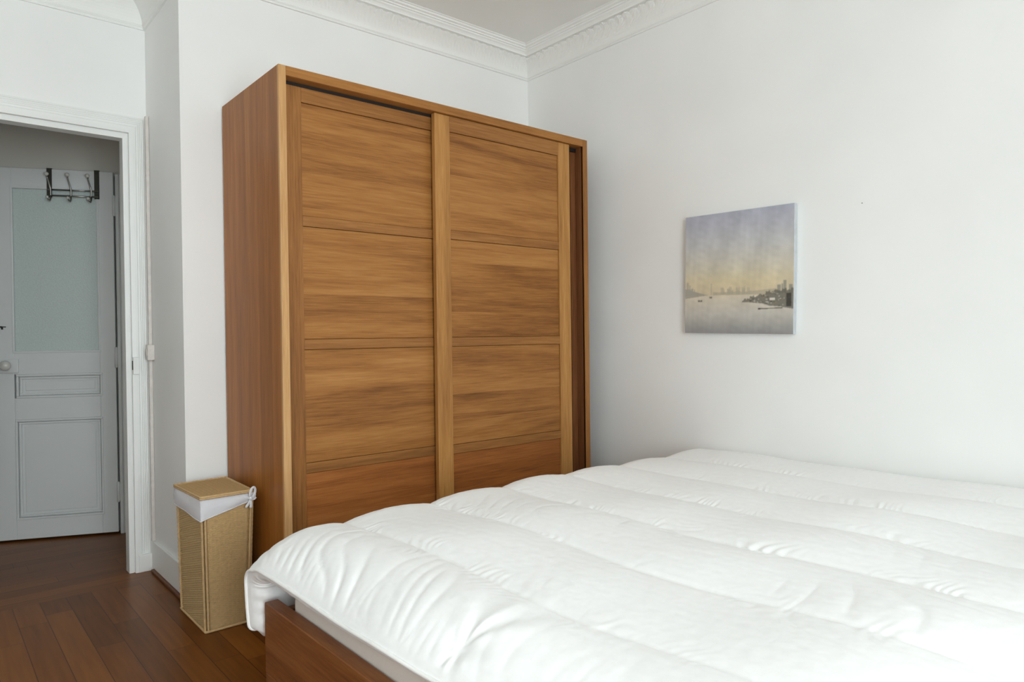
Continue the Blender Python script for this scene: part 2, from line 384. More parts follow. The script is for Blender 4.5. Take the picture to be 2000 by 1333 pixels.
# local frame: x = u along the leaf, y = towards the viewer
mb = MB()
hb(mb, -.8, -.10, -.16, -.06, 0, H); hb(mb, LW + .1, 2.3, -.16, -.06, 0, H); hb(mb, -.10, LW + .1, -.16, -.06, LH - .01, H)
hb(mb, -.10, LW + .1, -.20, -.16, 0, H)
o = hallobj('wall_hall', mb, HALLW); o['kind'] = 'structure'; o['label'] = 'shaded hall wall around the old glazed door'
mb = MB(); hb(mb, -.10, -.008, -.075, -.006, 0, LH - .012); hb(mb, -.03, -.012, -.006, .004, 0, LH - .012); hb(mb, LW + .008, LW + .1, -.075, -.006, 0, LH - .012)
o = hallobj('trim_8', mb, DOORP, bevel=.003); o['kind'] = 'structure'; o['label'] = 'painted frame of the old glazed door'
mb = MB(); mb.box(-1.95, -1.83, YD + DTH, 2.2, 0, H)
struct('wall_passage', mb, HALLW, 'hall wall right of the doorway, out of sight')
mb = MB(); mb.box(XL, .12, 3.3, 3.4, 0, H)
struct('wall_far', mb, HALLW, 'far hall wall out of sight')

mb = MB(); T0, T1 = -.036, 0.0
G = (.083, .522, 1.09, 2.038); P1 = (.072, .512, .825, .962); P2 = (.072, .520, .124, .702)
hb(mb, 0, .083, T0, T1, .012, LH); hb(mb, .522, LW, T0, T1, .012, LH)
hb(mb, .083, .522, T0, T1, 2.038, LH); hb(mb, .083, .522, T0, T1, .962, 1.09); hb(mb, .083, .522, T0, T1, .702, .825); hb(mb, .083, .522, T0, T1, .012, .124)
def ring(mb, q, w, v0, v1):
    u0, u1, z0, z1 = q
    hb(mb, u0, u1, v0, v1, z0, z0 + w); hb(mb, u0, u1, v0, v1, z1 - w, z1)
    hb(mb, u0, u0 + w, v0, v1, z0 + w, z1 - w); hb(mb, u1 - w, u1, v0, v1, z0 + w, z1 - w)
for q in (P1, P2):
    hb(mb, q[0], q[1], -.028, -.016, q[2], q[3])
    ring(mb, q, .012, -.016, .005); i_ = .016; ring(mb, (q[0] + i_, q[1] - i_, q[2] + i_, q[3] - i_), .012, -.016, -.004)
    i_ = .042; hb(mb, q[0] + i_, q[1] - i_, -.016, -.010, q[2] + i_, q[3] - i_)
ring(mb, (G[0] - .006, G[1] + .006, G[2] - .006, G[3] + .006), .012, -.012, .004)
door = hallobj('door_1', mb, DOORP, bevel=.0025); door['kind'] = 'structure'; door['label'] = 'old white panelled door with a frosted glass pane in the hall'
m_gl, t_, b_, N_, L_ = nodes('frosted_glass')
tc = N_('ShaderNodeTexCoord'); no = N_('ShaderNodeTexNoise'); no.inputs['Scale'].default_value = 140; no.inputs['Detail'].default_value = 3; L_(tc.outputs['Object'], no.inputs['Vector'])
bp = N_('ShaderNodeBump'); bp.inputs['Strength'].default_value = .5; bp.inputs['Distance'].default_value = .003; L_(no.outputs['Fac'], bp.inputs['Height']); L_(bp.outputs[0], b_.inputs['Normal'])
r_ = ramp(t_, [(.3, lin(186, 198, 196)), (.7, lin(200, 210, 206))]); L_(no.outputs['Fac'], r_.inputs[0]); L_(r_.outputs[0], b_.inputs['Base Color'])
b_.inputs['Roughness'].default_value = .35; b_.inputs['Transmission Weight'].default_value = .0; b_.inputs['Specular IOR Level'].default_value = .4
mb = MB(); hb(mb, G[0] - .004, G[1] + .004, -.022, -.015, G[2] - .004, G[3] + .004)
o = obj('glass_pane', mb, m_gl, door); o['label'] = 'frosted glass pane'
mb = MB(); hb(mb, .497, LW + .001, 0, .014, .972, 1.052)
lp = obj('lock_plate', mb, DOORP, door, .003)
mb = MB(); mb.lathe([(.012, 0), (.010, .014), (.012, .022), (.024, .030), (.0285, .042), (.027, .054), (.018, .063), (.004, .067)], (.546, .013, 1.016), (0, 1, 0), 20)
o = obj('door_knob', mb, PORC, lp); o['label'] = 'round white porcelain knob'
mb = MB(); mb.tube([(.640, .006, 1.236), (.575, .008, 1.236)], .004); mb.tube([(.575, .008, 1.238), (.573, .010, 1.222)], .005); mb.tube([(.573, .008, 1.236), (.556, .006, 1.236)], .0025)
o = obj('latch', mb, BLACKM, door); o['label'] = 'small dark iron latch'
for z in (1.95, 1.05, .25):
    mb = MB(); mb.lathe([(.003, -.062), (.009, -.058), (.009, .058), (.003, .062)], (-.004, .004, z), 'z', 12); hb(mb, -.030, -.004, -.004, .006, z - .05, z + .05)
    obj('hinge', mb, DOORP, door)

# over-door hook rack
rack = thing('hook_rack', 'silver over-door hook rack with white knobs hung on the old glazed door', 'coat hooks', tuple(A), ANG, local=True)
for u in (.084, .328):
    mb = MB(); w = .013
    hb(mb, u - w, u + w, .0015, .0045, 1.985, LH + .0045); hb(mb, u - w, u + w, -.0385, .0045, LH + .0015, LH + .0045); hb(mb, u - w, u + w, -.0395, -.0365, LH - .04, LH + .0045)
    obj('strap', mb, STRAP, rack)
for z in (2.030, 1.996):
    mb = MB(); mb.tube([(.076, .0095, z), (.336, .0095, z)], .0045, 10)
    obj('rail', mb, METAL, rack)
for u in (.110, .214, .318):
    mb = MB()
    mb.tube([(u + .002, .016, 1.985), (u, .0165, 2.0), (u, .0165, 2.03), (u + .004, .022, 2.055), (u + .008, .040, 2.088), (u + .009, .046, 2.104)], [.0045, .005, .005, .0042, .004, .004], 10)
    mb.tube([(u, .0165, 2.0), (u, .019, 1.975), (u + .001, .028, 1.962), (u + .006, .040, 1.966), (u + .008, .044, 1.974)], .0042, 10)
    hk = obj('hook', mb, METAL, rack)
    mb = MB(); mb.lathe([(.003, -.011), (.0095, -.006), (.0118, .001), (.0095, .008), (.003, .0115)], (u + .010, .048, 2.112), 'z', 16)
    o = obj('knob', mb, PORC, hk); o['label'] = 'white porcelain upper knob'
    mb = MB(); mb.lathe([(.002, -.008), (.0065, -.004), (.0085, .001), (.006, .006), (.002, .008)], (u + .009, .046, 1.980), 'z', 14)
    o = obj('knob', mb, PORC, hk); o['label'] = 'smaller white porcelain lower knob'

# ------------------------------------------------------------------ small fittings by the doorway
sw = thing('wall_switch', 'small white switch box on the cable duct by the doorway', 'switch', (XE - .02, .515, 1.09))
mb = MB(); mb.box(XE - .033, XE - .0005, .488, .522, 1.052, 1.128); obj('housing', mb, PLASTIC, sw, .003)
mb = MB(); mb.box(XE - .0365, XE - .033, .496, .515, 1.072, 1.108); obj('rocker', mb, PLASTIC, sw, .0015)
lk = thing('latch_keeper', 'painted rectangular latch keeper screwed to the doorway casing', 'latch', (OX1 + .035, YD - .03, 1.025))
mb = MB(); mb.box(OX1 + .022, OX1 + .050, YD - .038, YD - .0245, .983, 1.068); obj('case', mb, GLOSS, lk, .002)
mb = MB(); mb.box(OX1 + .019, OX1 + .0225, YD - .034, YD - .026, 1.005, 1.050); o = obj('slot', mb, BLACKM, lk); o['label'] = 'dark latch slot'

# ------------------------------------------------------------------ wardrobe
wx0, wx1, wy, wz = -1.8775, -.1675, -.6558, 2.2025
WB = -.018
wd = thing('wardrobe', 'large teak wardrobe with two panelled sliding doors against the white wall', 'wardrobe', ((wx0 + wx1) / 2, -.33, 0))
mb = MB(); mb.box(wx0, wx0 + .030, wy, WB, 0, wz, 0); o = obj('side_panel', mb, TEAK_S, wd, .002)
mb = MB(); mb.box(wx0 - .0004, wx0 + .0305, wy - .004, wy + .012, 0, wz); o = obj('edge_strip', mb, TEAK_PALE, wd, .0025); o['label'] = 'paler front edge strip'
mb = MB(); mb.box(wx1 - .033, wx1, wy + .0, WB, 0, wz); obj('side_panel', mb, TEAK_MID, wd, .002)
mb = MB(); mb.box(wx1 - .033, wx1 + .0004, wy - .004, wy + .012, 0, wz); o = obj('edge_strip', mb, TEAK_V, wd, .0025)
mb = MB(); mb.box(wx0 + .0305, wx1 - .033, wy - .003, WB, wz - .038, wz); obj('top_panel', mb, TEAK_T, wd, .002)
mb = MB(); mb.box(wx0 + .030, wx1 - .033, WB - .012, WB - .002, .05, wz - .038); obj('back_panel', mb, TEAK_IN, wd)
mb = MB(); mb.box(wx0 + .0305, wx1 - .033, wy + .002, WB - .012, .0, .075); obj('plinth', mb, TEAK_X, wd, .002)
for ya, yb_ in ((wy + .050, wy + .056), (wy + .004 + .092, wy + .100)):
    mb = MB(); mb.box(wx0 + .0305, wx1 - .033, ya, yb_, wz - .058, wz - .038); o = obj('track', mb, DARKGAP, wd)
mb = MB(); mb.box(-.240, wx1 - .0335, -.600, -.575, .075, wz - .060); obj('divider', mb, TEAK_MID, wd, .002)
DZ0, DZ1 = .085, wz - .040
RB = (.6085, 1.105, 1.599)        # lower edges of the intermediate rails
def slide(xa, xb, yf, ztop, sl, sr, label, vm):
    """a frame-and-panel sliding door: stiles full height, rails between, sunk panels"""
    th = .026; mb = MB()
    mb.box(xa, xa + sl, yf, yf + th, DZ0, ztop, 0); mb.box(xb - sr, xb, yf, yf + th, DZ0, ztop, 0)
    tb = 2.092
    mb.box(xa + sl, xb - sr, yf + .0006, yf + th, tb, ztop, 1)
    mb.box(xa + sl, xb - sr, yf + .0006, yf + th, DZ0, DZ0 + .085, 1)
    for z in RB: mb.box(xa + sl, xb - sr, yf + .0006, yf + th, z, z + .041, 1)
    d = obj('sliding_door', mb, [vm, TEAK_X], wd, .0022); d['label'] = label
    zs = [DZ0 + .085] + [v for z in RB for v in (z, z + .041)] + [tb]
    for k in range(0, len(zs), 2):
        mb = MB(); mb.box(xa + sl + .0012, xb - sr - .0012, yf + .0075, yf + .019, zs[k] + .0012, zs[k + 1] - .0012)
        o = obj('door_panel', mb, TEAK_PD if k == 0 else TEAK_P, d, .0015)
    return d
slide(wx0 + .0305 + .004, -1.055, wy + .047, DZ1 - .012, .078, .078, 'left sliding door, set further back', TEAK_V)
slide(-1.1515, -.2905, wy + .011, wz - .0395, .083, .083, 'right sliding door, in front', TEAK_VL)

# ------------------------------------------------------------------ laundry basket
bk = thing('laundry_basket', 'tall narrow woven rattan laundry basket with white liner beside the wardrobe', 'laundry basket', (-2.014, -.25, 0))
BB = ((-2.100, -.415), (-1.928, -.415), (-1.928, -.080), (-2.100, -.080))
BT = ((-2.114, -.435), (-1.915, -.435), (-1.915, -.088), (-2.114, -.088)); BZ = .530
def bcorner(k, z):
    f = z / BZ; return Vector((BB[k][0] + (BT[k][0] - BB[k][0]) * f, BB[k][1] + (BT[k][1] - BB[k][1]) * f, z))
for k in range(4):
    k2 = (k + 1) % 4
    wid = (Vector(BB[k2]) - Vector(BB[k])).length
    ncol = int(round(wid / .0165)); nrow = 116
    nu, nv = ncol * 6 + 1, nrow * 2 + 1
    nrm = Vector((0, -1, 0)), Vector((1, 0, 0)), Vector((0, 1, 0)), Vector((-1, 0, 0))
    nn = nrm[k]
    P = np.zeros((nu, nv, 3)); uu = np.linspace(0, 1, nu); zz = np.linspace(.008, BZ - .004, nv)
    for j, z in enumerate(zz):
        a, b = bcorner(k, z), bcorner(k2, z)
        e = (b - a).normalized(); a = a + e * .012; b = b - e * .012
        row = j // 2; col = uu * ncol
        up = (j % 2)
        wv = np.cos(PI * col + PI * row)                 # over one upright, under the next
        rib = -np.exp(-(((col + .5) % 1.0 - .5) / .16) ** 2)
        dd = (.0026 * wv + .0016) * up - (.0050 + .0015 * np.sin(PI * col) ** 2) * (1 - up) + .0012 * rib + rng.normal(0, .0003, nu)
        hole = ((uu < .05) | (uu > .95)) & (up == 0)
        dd = dd - .006 * hole
        for c_ in range(3): P[:, j, c_] = a[c_] + (b[c_] - a[c_]) * uu + nn[c_] * (dd - .0025)
    mb = MB(); mb.grid(P, flip=True)
    a0, a1, c0, c1 = (bcorner(k, 0.008), bcorner(k2, .008), bcorner(k, BZ - .01), bcorner(k2, BZ - .01))
    ins = -nn * .016
    mb.add([a0 + ins, a1 + ins, c1 + ins, c0 + ins], [(0, 1, 2, 3)])
    obj('woven_side', mb, WICK, bk)
for k in range(4):
    cdir = (Vector((-1, -1, 0)), Vector((1, -1, 0)), Vector((1, 1, 0)), Vector((-1, 1, 0)))[k]
    for q in ((Vector((-cdir.x, 0, 0)) * .0098), (Vector((0, -cdir.y, 0)) * .0098)):
        mb = MB(); pts = []
        for z in np.linspace(.003, BZ, 90): pts.append(bcorner(k, z) + q)
        rr = [.0048 + .0006 * math.sin(i * 2.1) for i in range(90)]
        mb.tube(pts, rr, 8); obj('corner_post', mb, WICKR, bk)
for z, rr in ((.006, .0055), (BZ - .003, .005)):
    cs = [bcorner(k, z) for k in range(4)]; mb = MB()
    ring_ = [cs[k].lerp(cs[(k + 1) % 4], t) for k in range(4) for t in np.linspace(.0, .96, 24)]
    mb.tube(ring_ + [ring_[0]], rr, 8); obj('rim', mb, WICKR, bk)
# lid: slightly raised towards the front
LD = [(-2.123, -.452, .5385), (-1.928, -.456, .5405), (-1.912, -.095, .536), (-2.124, -.098, .534)]
def lidp(u, v):
    a = Vector(LD[0]).lerp(Vector(LD[1]), u); b = Vector(LD[3]).lerp(Vector(LD[2]), u); return a.lerp(b, v)
nu, nv = 12 * 5 + 1, 70 * 2 + 1
P = np.zeros((nu, nv, 3)); Q = np.zeros((nu, nv, 3))
for i, u in enumerate(np.linspace(.02, .98, nu)):
    for j, v in enumerate(np.linspace(.02, .98, nv)):
        p = lidp(u, v); w_ = math.cos(PI * i / 5 + PI * (j // 2)); up = j % 2
        P[i, j] = (p.x, p.y, p.z + .0045 + (.0013 * w_ + .001) * up - .0012 * (1 - up)); Q[i, j] = (p.x, p.y, p.z - .0035)
mb = MB(); mb.grid(P); mb.grid(Q[::6, ::10], flip=True)
lid = obj('lid', mb, WICK, bk); lid['label'] = 'flat woven lid'
mb = MB()
for k in range(4):
    a, b = Vector(LD[k]), Vector(LD[(k + 1) % 4])
    for dz in (-.002, .0045):
        mb.tube([a.lerp(b, t) + Vector((0, 0, dz)) for t in np.linspace(-.004, 1.004, 40)], [.0044 + .0005 * math.sin(i * 2.3) for i in range(40)], 8)
obj('lid_edge', mb, WICKR, lid)
# liner folded over the rim: band whose lower hem sags at the front left corner
def liner():
    cs = [bcorner(k, BZ) for k in range(4)]
    outs = (Vector((-1, -1, 0)), Vector((1, -1, 0)), Vector((1, 1, 0)), Vector((-1, 1, 0)))
    loop = [cs[k] + outs[k] * .0075 for k in range(4)]
    segs = []
    # hem height below the rim along each side
    hem = {0: (.082, .026), 1: (.022, .05), 2: (.05, .075), 3: (.072, .082)}
    rows = 14; pts = []
    for k in range(4):
        a, b = loop[k], loop[(k + 1) % 4]; n = 40 if k % 2 == 0 else 56
        h0, h1 = hem[k]
        nn = (Vector((0, -1, 0)), Vector((1, 0, 0)), Vector((0, 1, 0)), Vector((-1, 0, 0)))[k]
        for i in range(n):
            t = i / n; p = a.lerp(b, t); hh = h0 + (h1 - h0) * t ** .92
            pts.append((p, nn, hh, t, k))
    P = np.zeros((len(pts) + 1, rows, 3))
    for i in range(len(pts) + 1):
        p, nn, hh, t, k = pts[i % len(pts)]
        for j in range(rows):
            s_ = j / (rows - 1)
            bulge = .006 * math.sin(PI * s_) * (1 - abs(2 * t - 1) ** 4) + .0018 * math.sin(9 * t + 4 * s_ + k) * s_
            corner = math.exp(-(min(t, 1 - t) / .06) ** 2)
            sag = bcorner(k, 0) - bcorner(k, BZ)
            q = p + nn * (bulge * (1 - corner) + .0008 * corner * math.sin(14 * s_)) + Vector((0, 0, -hh * s_))
            P[i, j] = (q.x, q.y, q.z + .004 * (1 - s_))
    mb = MB(); mb.grid(P)
    lo = P[:, -1, :].copy(); inner = lo.copy()
    mb.tube([tuple(v) for v in lo], .0022, 6, cap=False)
    o = obj('liner', mb, LINER, bk); o['label'] = 'white cotton liner folded over the rim'
    sm = o.modifiers.new('solid', 'SOLIDIFY'); sm.thickness = .0022
    return o
ln = liner()
# ribbon bow at the front right corner
kx, ky, kz = -1.933, -.451, .510
def ribbon(mb, pts, w, th=.0028, side=Vector((1, 0, 0))):
    pts = [Vector(p) for p in pts]; n = len(pts); rows = []
    for i, p in enumerate(pts):
        t = (pts[min(i + 1, n - 1)] - pts[max(i - 1, 0)]).normalized(); s_ = t.cross(Vector((0, -1, .0))).normalized() if abs(t.y) < .95 else side
        nn = t.cross(s_).normalized(); ww = w if not isinstance(w, list) else w[i]
        rows.append([p - s_ * ww - nn * th, p + s_ * ww - nn * th, p + s_ * ww + nn * th, p - s_ * ww + nn * th])
    vs = [v for r in rows for v in r]
    fs = [(4 * i + k, 4 * i + (k + 1) % 4, 4 * i + 4 + (k + 1) % 4, 4 * i + 4 + k) for i in range(n - 1) for k in range(4)] + [(3, 2, 1, 0), tuple(4 * (n - 1) + k for k in range(4))]
    mb.add(vs, fs, 0, True)
mb = MB()
ribbon(mb, [(kx, ky, kz), (kx - .004, ky - .006, kz + .014), (kx - .003, ky - .010, kz + .032), (kx + .006, ky - .010, kz + .046), (kx + .013, ky - .006, kz + .046),
            (kx + .020, ky - .002, kz + .034), (kx + .018, ky - .001, kz + .018), (kx + .008, ky - .001, kz + .002), (kx, ky, kz)], .0062)
ribbon(mb, [(kx, ky, kz), (kx - .006, ky - .006, kz - .012), (kx - .013, ky - .006, kz - .022), (kx - .022, ky - .004, kz - .034)], [.004, .005, .006, .0065])
ribbon(mb, [(kx, ky, kz), (kx - .001, ky - .007, kz - .014), (kx + .001, ky - .006, kz - .026), (kx - .002, ky - .005, kz - .038)], [.004, .0055, .0065, .007])
ribbon(mb, [(kx - .03, ky + .008, kz + .012), (kx - .012, ky + .002, kz + .006), (kx, ky, kz)], [.010, .007, .005])
mb.lathe([(.002, -.008), (.0075, -.004), (.0085, .002), (.006, .007), (.002, .009)], (kx, ky - .003, kz), 'z', 12)
o = obj('bow', mb, LINER, ln); o['label'] = 'white ribbon bow'
ss = o.modifiers.new('soft', 'SUBSURF'); ss.levels = 2; ss.render_levels = 2

# ------------------------------------------------------------------ bed
BX0, BX1, BYF, BYN = -2.200, -.035, -1.290, -3.040
bed = thing('bed', 'low brown wooden double bed frame under the white duvet', 'bed', ((BX0 + BX1) / 2, (BYF + BYN) / 2, 0))
mb = MB(); mb.box(BX0, BX0 + .040, BYN, BYF, .202, .400); mb.box(BX0 + .0008, BX0 + .040, BYN, BYF, .060, .2005)
obj('foot_board', mb, TEAK_B, bed, .003)
for y0, y1 in ((BYF - .035, BYF - .002), (BYN + .002, BYN + .035)):
    mb = MB(); mb.box(BX0 + .040, BX1 - .04, y0, y1, .10, .372); obj('side_rail', mb, TEAK_BX, bed, .003)
mb = MB(); mb.box(BX1 - .04, BX1, BYN, BYF, .06, .44); obj('head_rail', mb, TEAK_B, bed, .003)
mb = MB(); mb.box(BX0 + .041, BX1 - .041, BYN + .036, BYF - .036, .20, .225); obj('slat_base', mb, TEAK_BX, bed)
for x in (BX0 + .05, BX1 - .13):
    for y in (BYF - .13, BYN + .05):
        mb = MB(); mb.box(x, x + .08, y, y + .08, 0, .20); obj('leg', mb, TEAK_B, bed, .003)

# mattress: rounded block
mb = MB()
MX0, MX1, MY0, MY1, MZ0, MZ1 = BX0 + .0465, BX1 - .048, BYN + .06, BYF - .062, .2255, .470
rad = .06
loops = []
for z, ins in ((MZ0, .02), (MZ0 + .015, .004), (MZ0 + .05, 0), (MZ0 + .12, -.003), (MZ1 - .05, -.002), (MZ1 - .018, .006), (MZ1, .03)):
    pts = []
    for cx, cy, a0 in ((MX1 - rad, MY1 - rad, 0), (MX0 + rad, MY1 - rad, 90), (MX0 + rad, MY0 + rad, 180), (MX1 - rad, MY0 + rad, 270)):
        for k in range(9):
            an = math.radians(a0 + 90 * k / 8); pts.append((cx + (rad - ins) * math.cos(an), cy + (rad - ins) * math.sin(an), z))
    loops.append(pts)
P = np.array([l + [l[0]] for l in loops])
mb.grid(P)
nL = len(loops[0])
mb.add(loops[-1], [tuple(range(nL))]); mb.add(loops[0], [tuple(range(nL))[::-1]])
o = obj('mattress', mb, MATT, weld=True, loc=((MX0 + MX1) / 2, (MY0 + MY1) / 2, MZ0))
tag(o, 'cream mattress inside the brown bed frame, mostly hidden by the duvet', 'mattress')

# ------------------------------------------------------------------ duvet: quilted sheet, channels run parallel to the foot board
def smooth_noise(X, Y, sx, sy, seed):
    r = np.random.default_rng(seed); out = np.zeros_like(X)
    for k in range(10):
        a = r.uniform(0, 2 * PI); f = r.uniform(.5, 1.6)
        out += np.sin(2 * PI * f * (X / sx * math.cos(a) + Y / sy * math.sin(a)) + r.uniform(0, 6.28)) / math.sqrt(10)
    return out
def build_duvet():
    XF, XW = -2.214, -.022
    seams = np.array([-1.95, -1.63, -1.31, -.985, -.665, -.345])
    # centre path across the bed in (y, z)
    R_ = .12; zc = .548; yf = -1.214; zb = .268
    path = []
    for z in np.linspace(zb, zc - R_, 40, endpoint=False): path.append((yf + .006 * math.sin((z - zb) / (zc - R_ - zb) * PI), z))
    for a in np.linspace(0, PI / 2, 46, endpoint=False): path.append((yf - R_ + R_ * math.cos(a), zc - R_ + R_ * math.sin(a)))
    yn = -3.12
    for y in np.linspace(yf - R_, yn + R_, 330, endpoint=False): path.append((y, zc + .004 * math.sin((y - yf + R_) * 3)))
    for a in np.linspace(PI / 2, PI, 24, endpoint=False): path.append((yn + R_ + R_ * math.cos(a), zc - R_ + R_ * math.sin(a)))
    for z in np.linspace(zc - R_, zb, 24): path.append((yn, z))
    path = np.array(path); nb = len(path)
    tg = np.gradient(path, axis=0); tg /= np.linalg.norm(tg, axis=1)[:, None]
    nrm = np.stack([tg[:, 1], -tg[:, 0]], 1)
    arc = np.concatenate([[0], np.cumsum(np.linalg.norm(np.diff(path, axis=0), axis=1))]); TL = arc[-1]
    # stations along the bed, finer at the foot end and at the seams
    t = np.concatenate([XF + .10 * (np.linspace(0, 1, 30) ** 2), np.linspace(XF + .10, XW, 300)[1:]]); t[-8:] = XW - (XW - t[-9]) * ((1 - np.linspace(0, 1, 9)[1:]) ** 2)
    na = len(t)
    X = np.repeat(t[:, None], nb, 1); B = np.repeat(arc[None], na, 0); Y = np.repeat(path[None, :, 0], na, 0)
    wob = .005 * smooth_noise(B, B * 0, .55, 1, 3)                       # seams wander a little
    Xs = X + wob
    dF = X - XF; dW = XW - X; dB = np.minimum(B, TL - B)
    edges = np.concatenate([[XF], seams, [XW]])
    idx = np.clip(np.searchsorted(edges, Xs) - 1, 0, len(edges) - 2)
    fr = np.clip((Xs - edges[idx]) / (edges[idx + 1] - edges[idx]), 0, 1)
    puff = np.sin(PI * fr)
    puff = np.sqrt(np.clip(puff, 0, 1)) * .75 + puff * .25
    amp = .023 + .003 * smooth_noise(X, B, .8, .7, 5)
    amp = np.where(idx == 0, .020, amp) * (1 - .4 * np.clip((B - .8) / .5, 0, 1) * (X < -1.63))
    Ht = .040 + amp * puff + .006 * smooth_noise(X, B, 1.1, .8, 11)
    ell = lambda d, r: np.sqrt(np.clip(1 - (1 - np.clip(d / r, 0, 1)) ** 2, 0, 1))
    env = ell(dF, .17) * ell(dW, .10) * ell(dB, .07)
    # wrinkles
    near_seam = np.min(np.abs(Xs[..., None] - seams[None, None, :]), axis=2)
    ph = B / .034 + 1.3 * smooth_noise(X, B, .5, .16, 21) + .8 * smooth_noise(X, B, .15, .3, 22)
    puck = (.0011 + .0009 * smooth_noise(X, B, .6, .25, 23)) * np.sin(2 * PI * ph) * np.exp(-(near_seam / .045) ** 2) * (1 - .65 * np.clip((B - .8) / .3, 0, 1) * (X < -1.45))
    slant = B + .95 * dF - 1.6 * dF ** 2
    ph2 = slant / .066 + .75 * smooth_noise(X, B, .5, .35, 31)
    rg = 1 - np.abs(np.sin(PI * ph2)); rg = rg ** 1.6
    mod = np.clip(.75 + .5 * smooth_noise(X, B, .35, .3, 33), .15, 1.3)
    fade = np.clip(1 - np.clip(B - .85, 0, 9) * 1.9, .12, 1)
    foot = (-.0105 * rg + .003) * mod * fade * np.exp(-np.clip(dF - .05, 0, 9) / .085) * np.clip(dF / .035, 0, 1)
    ph3 = (B + .5 * dF) / .031 + .5 * smooth_noise(X, B, .2, .2, 35)
    foot2 = -.0035 * (1 - np.abs(np.sin(PI * ph3))) ** 2 * np.exp(-(dF / .07) ** 2) * np.clip(dF / .02, 0, 1) * np.clip(.6 + .6 * smooth_noise(X, B, .4, .2, 36), 0, 1.2)
    # pulled tuft at the foot edge
    yt = -2.17; bt = np.interp(-yt, -path[:, 0][40:400], arc[40:400])
    rx, ry = X - (XF + .055), B - bt
    rr = np.hypot(rx, ry) + 1e-6; th = np.arctan2(ry, rx)
    tuft = (.0045 * np.cos(6 * th + 1.5 * np.sin(2 * th)) * np.exp(-rr / .13) * np.clip(rr / .04, 0, 1) - .014 * np.exp(-(rr / .035) ** 2)) * np.clip(dF / .02, 0, 1)
    # long soft diagonal creases in the quilt
    d1 = (B + .9 * X); d2 = (B + 1.5 * X)
    cre = (1 - np.abs(np.sin(PI * (d1 / .105 + .8 * smooth_noise(X, B, .6, .6, 41))))) ** 3
    msk = np.clip(smooth_noise(X, B, .75, .55, 43) - .25, 0, 1)
    cre = -.0030 * cre * msk * np.clip(near_seam / .04, 0, 1)
    mic = .0003 * smooth_noise(X, B, .05, .06, 51) + .00015 * smooth_noise(X, B, .03, .03, 52)
    disp = puck + foot + foot2 + tuft + cre + mic
    top = Ht * env + disp * np.clip(env, 0, 1)
    Hb = .040 + .006 * smooth_noise(X, B, .5, .5, 61)
    flap = np.clip((.42 - B) / .2, 0, 1)
    crs = .0045 * np.sin(2 * PI * (B / .042 + .35 * smooth_noise(X, B, .2, .2, 62))) * np.exp(-(dF / .12)) * np.clip(dF / .01, 0, 1)
    bot = (Hb + .022 * flap) * (ell(dF, .045) * ell(dW, .10) * ell(dB, .05)) + crs * env * (.5 + .6 * flap)
    # the foot end droops over the mattress; slight wave of the hem
    droop = -.045 * np.clip(1 - dF / .26, 0, 1) ** 2 * np.clip((B - .18) / .12, 0, 1)
    xsh = (.012 * smooth_noise(B, B * 0, .9, 1, 71) + .016 * np.clip((B - .6), 0, 1)) * np.clip(1 - dF / .3, 0, 1)
    hem = .003 * smooth_noise(B, B * 0, .5, 1, 72) * np.clip(1 - dF / .2, 0, 1)
    round_c = np.clip(1 - dF / .05, 0, 1) ** 2 * np.clip(1 - B / .05, 0, 1) ** 2 * .03    # rounded lower corner
    wall_rise = .0
    def surf(off, sgn):
        P = np.zeros((na, nb, 3))
        P[..., 0] = X + xsh + round_c
        P[..., 1] = path[None, :, 0] + nrm[None, :, 0] * off * sgn
        P[..., 2] = path[None, :, 1] + nrm[None, :, 1] * off * sgn + droop + hem * np.clip((B - .15) / .1, 0, 1) + round_c
        # last channel lies a little higher beside the pillow end near the far corner
        return P
    Pt = surf(top, 1); Pb = surf(bot, -1)
    mb = MB(); mb.grid(Pt); mb.grid(Pb, flip=True)
    d = obj('duvet', mb, DUVET, weld=True, loc=(-1.1, -2.17, .3))
    tag(d, 'puffy white quilted duvet spread over the bed', 'duvet')
    e = Pt[0]; mb = MB()
    mb.tube([tuple(v + np.array([-.002, 0, 0])) for v in e[::2]], .0048, 8)
    o = obj('piping', mb, PIPE, d); o['label'] = 'white piped edge along the foot end'
build_duvet()

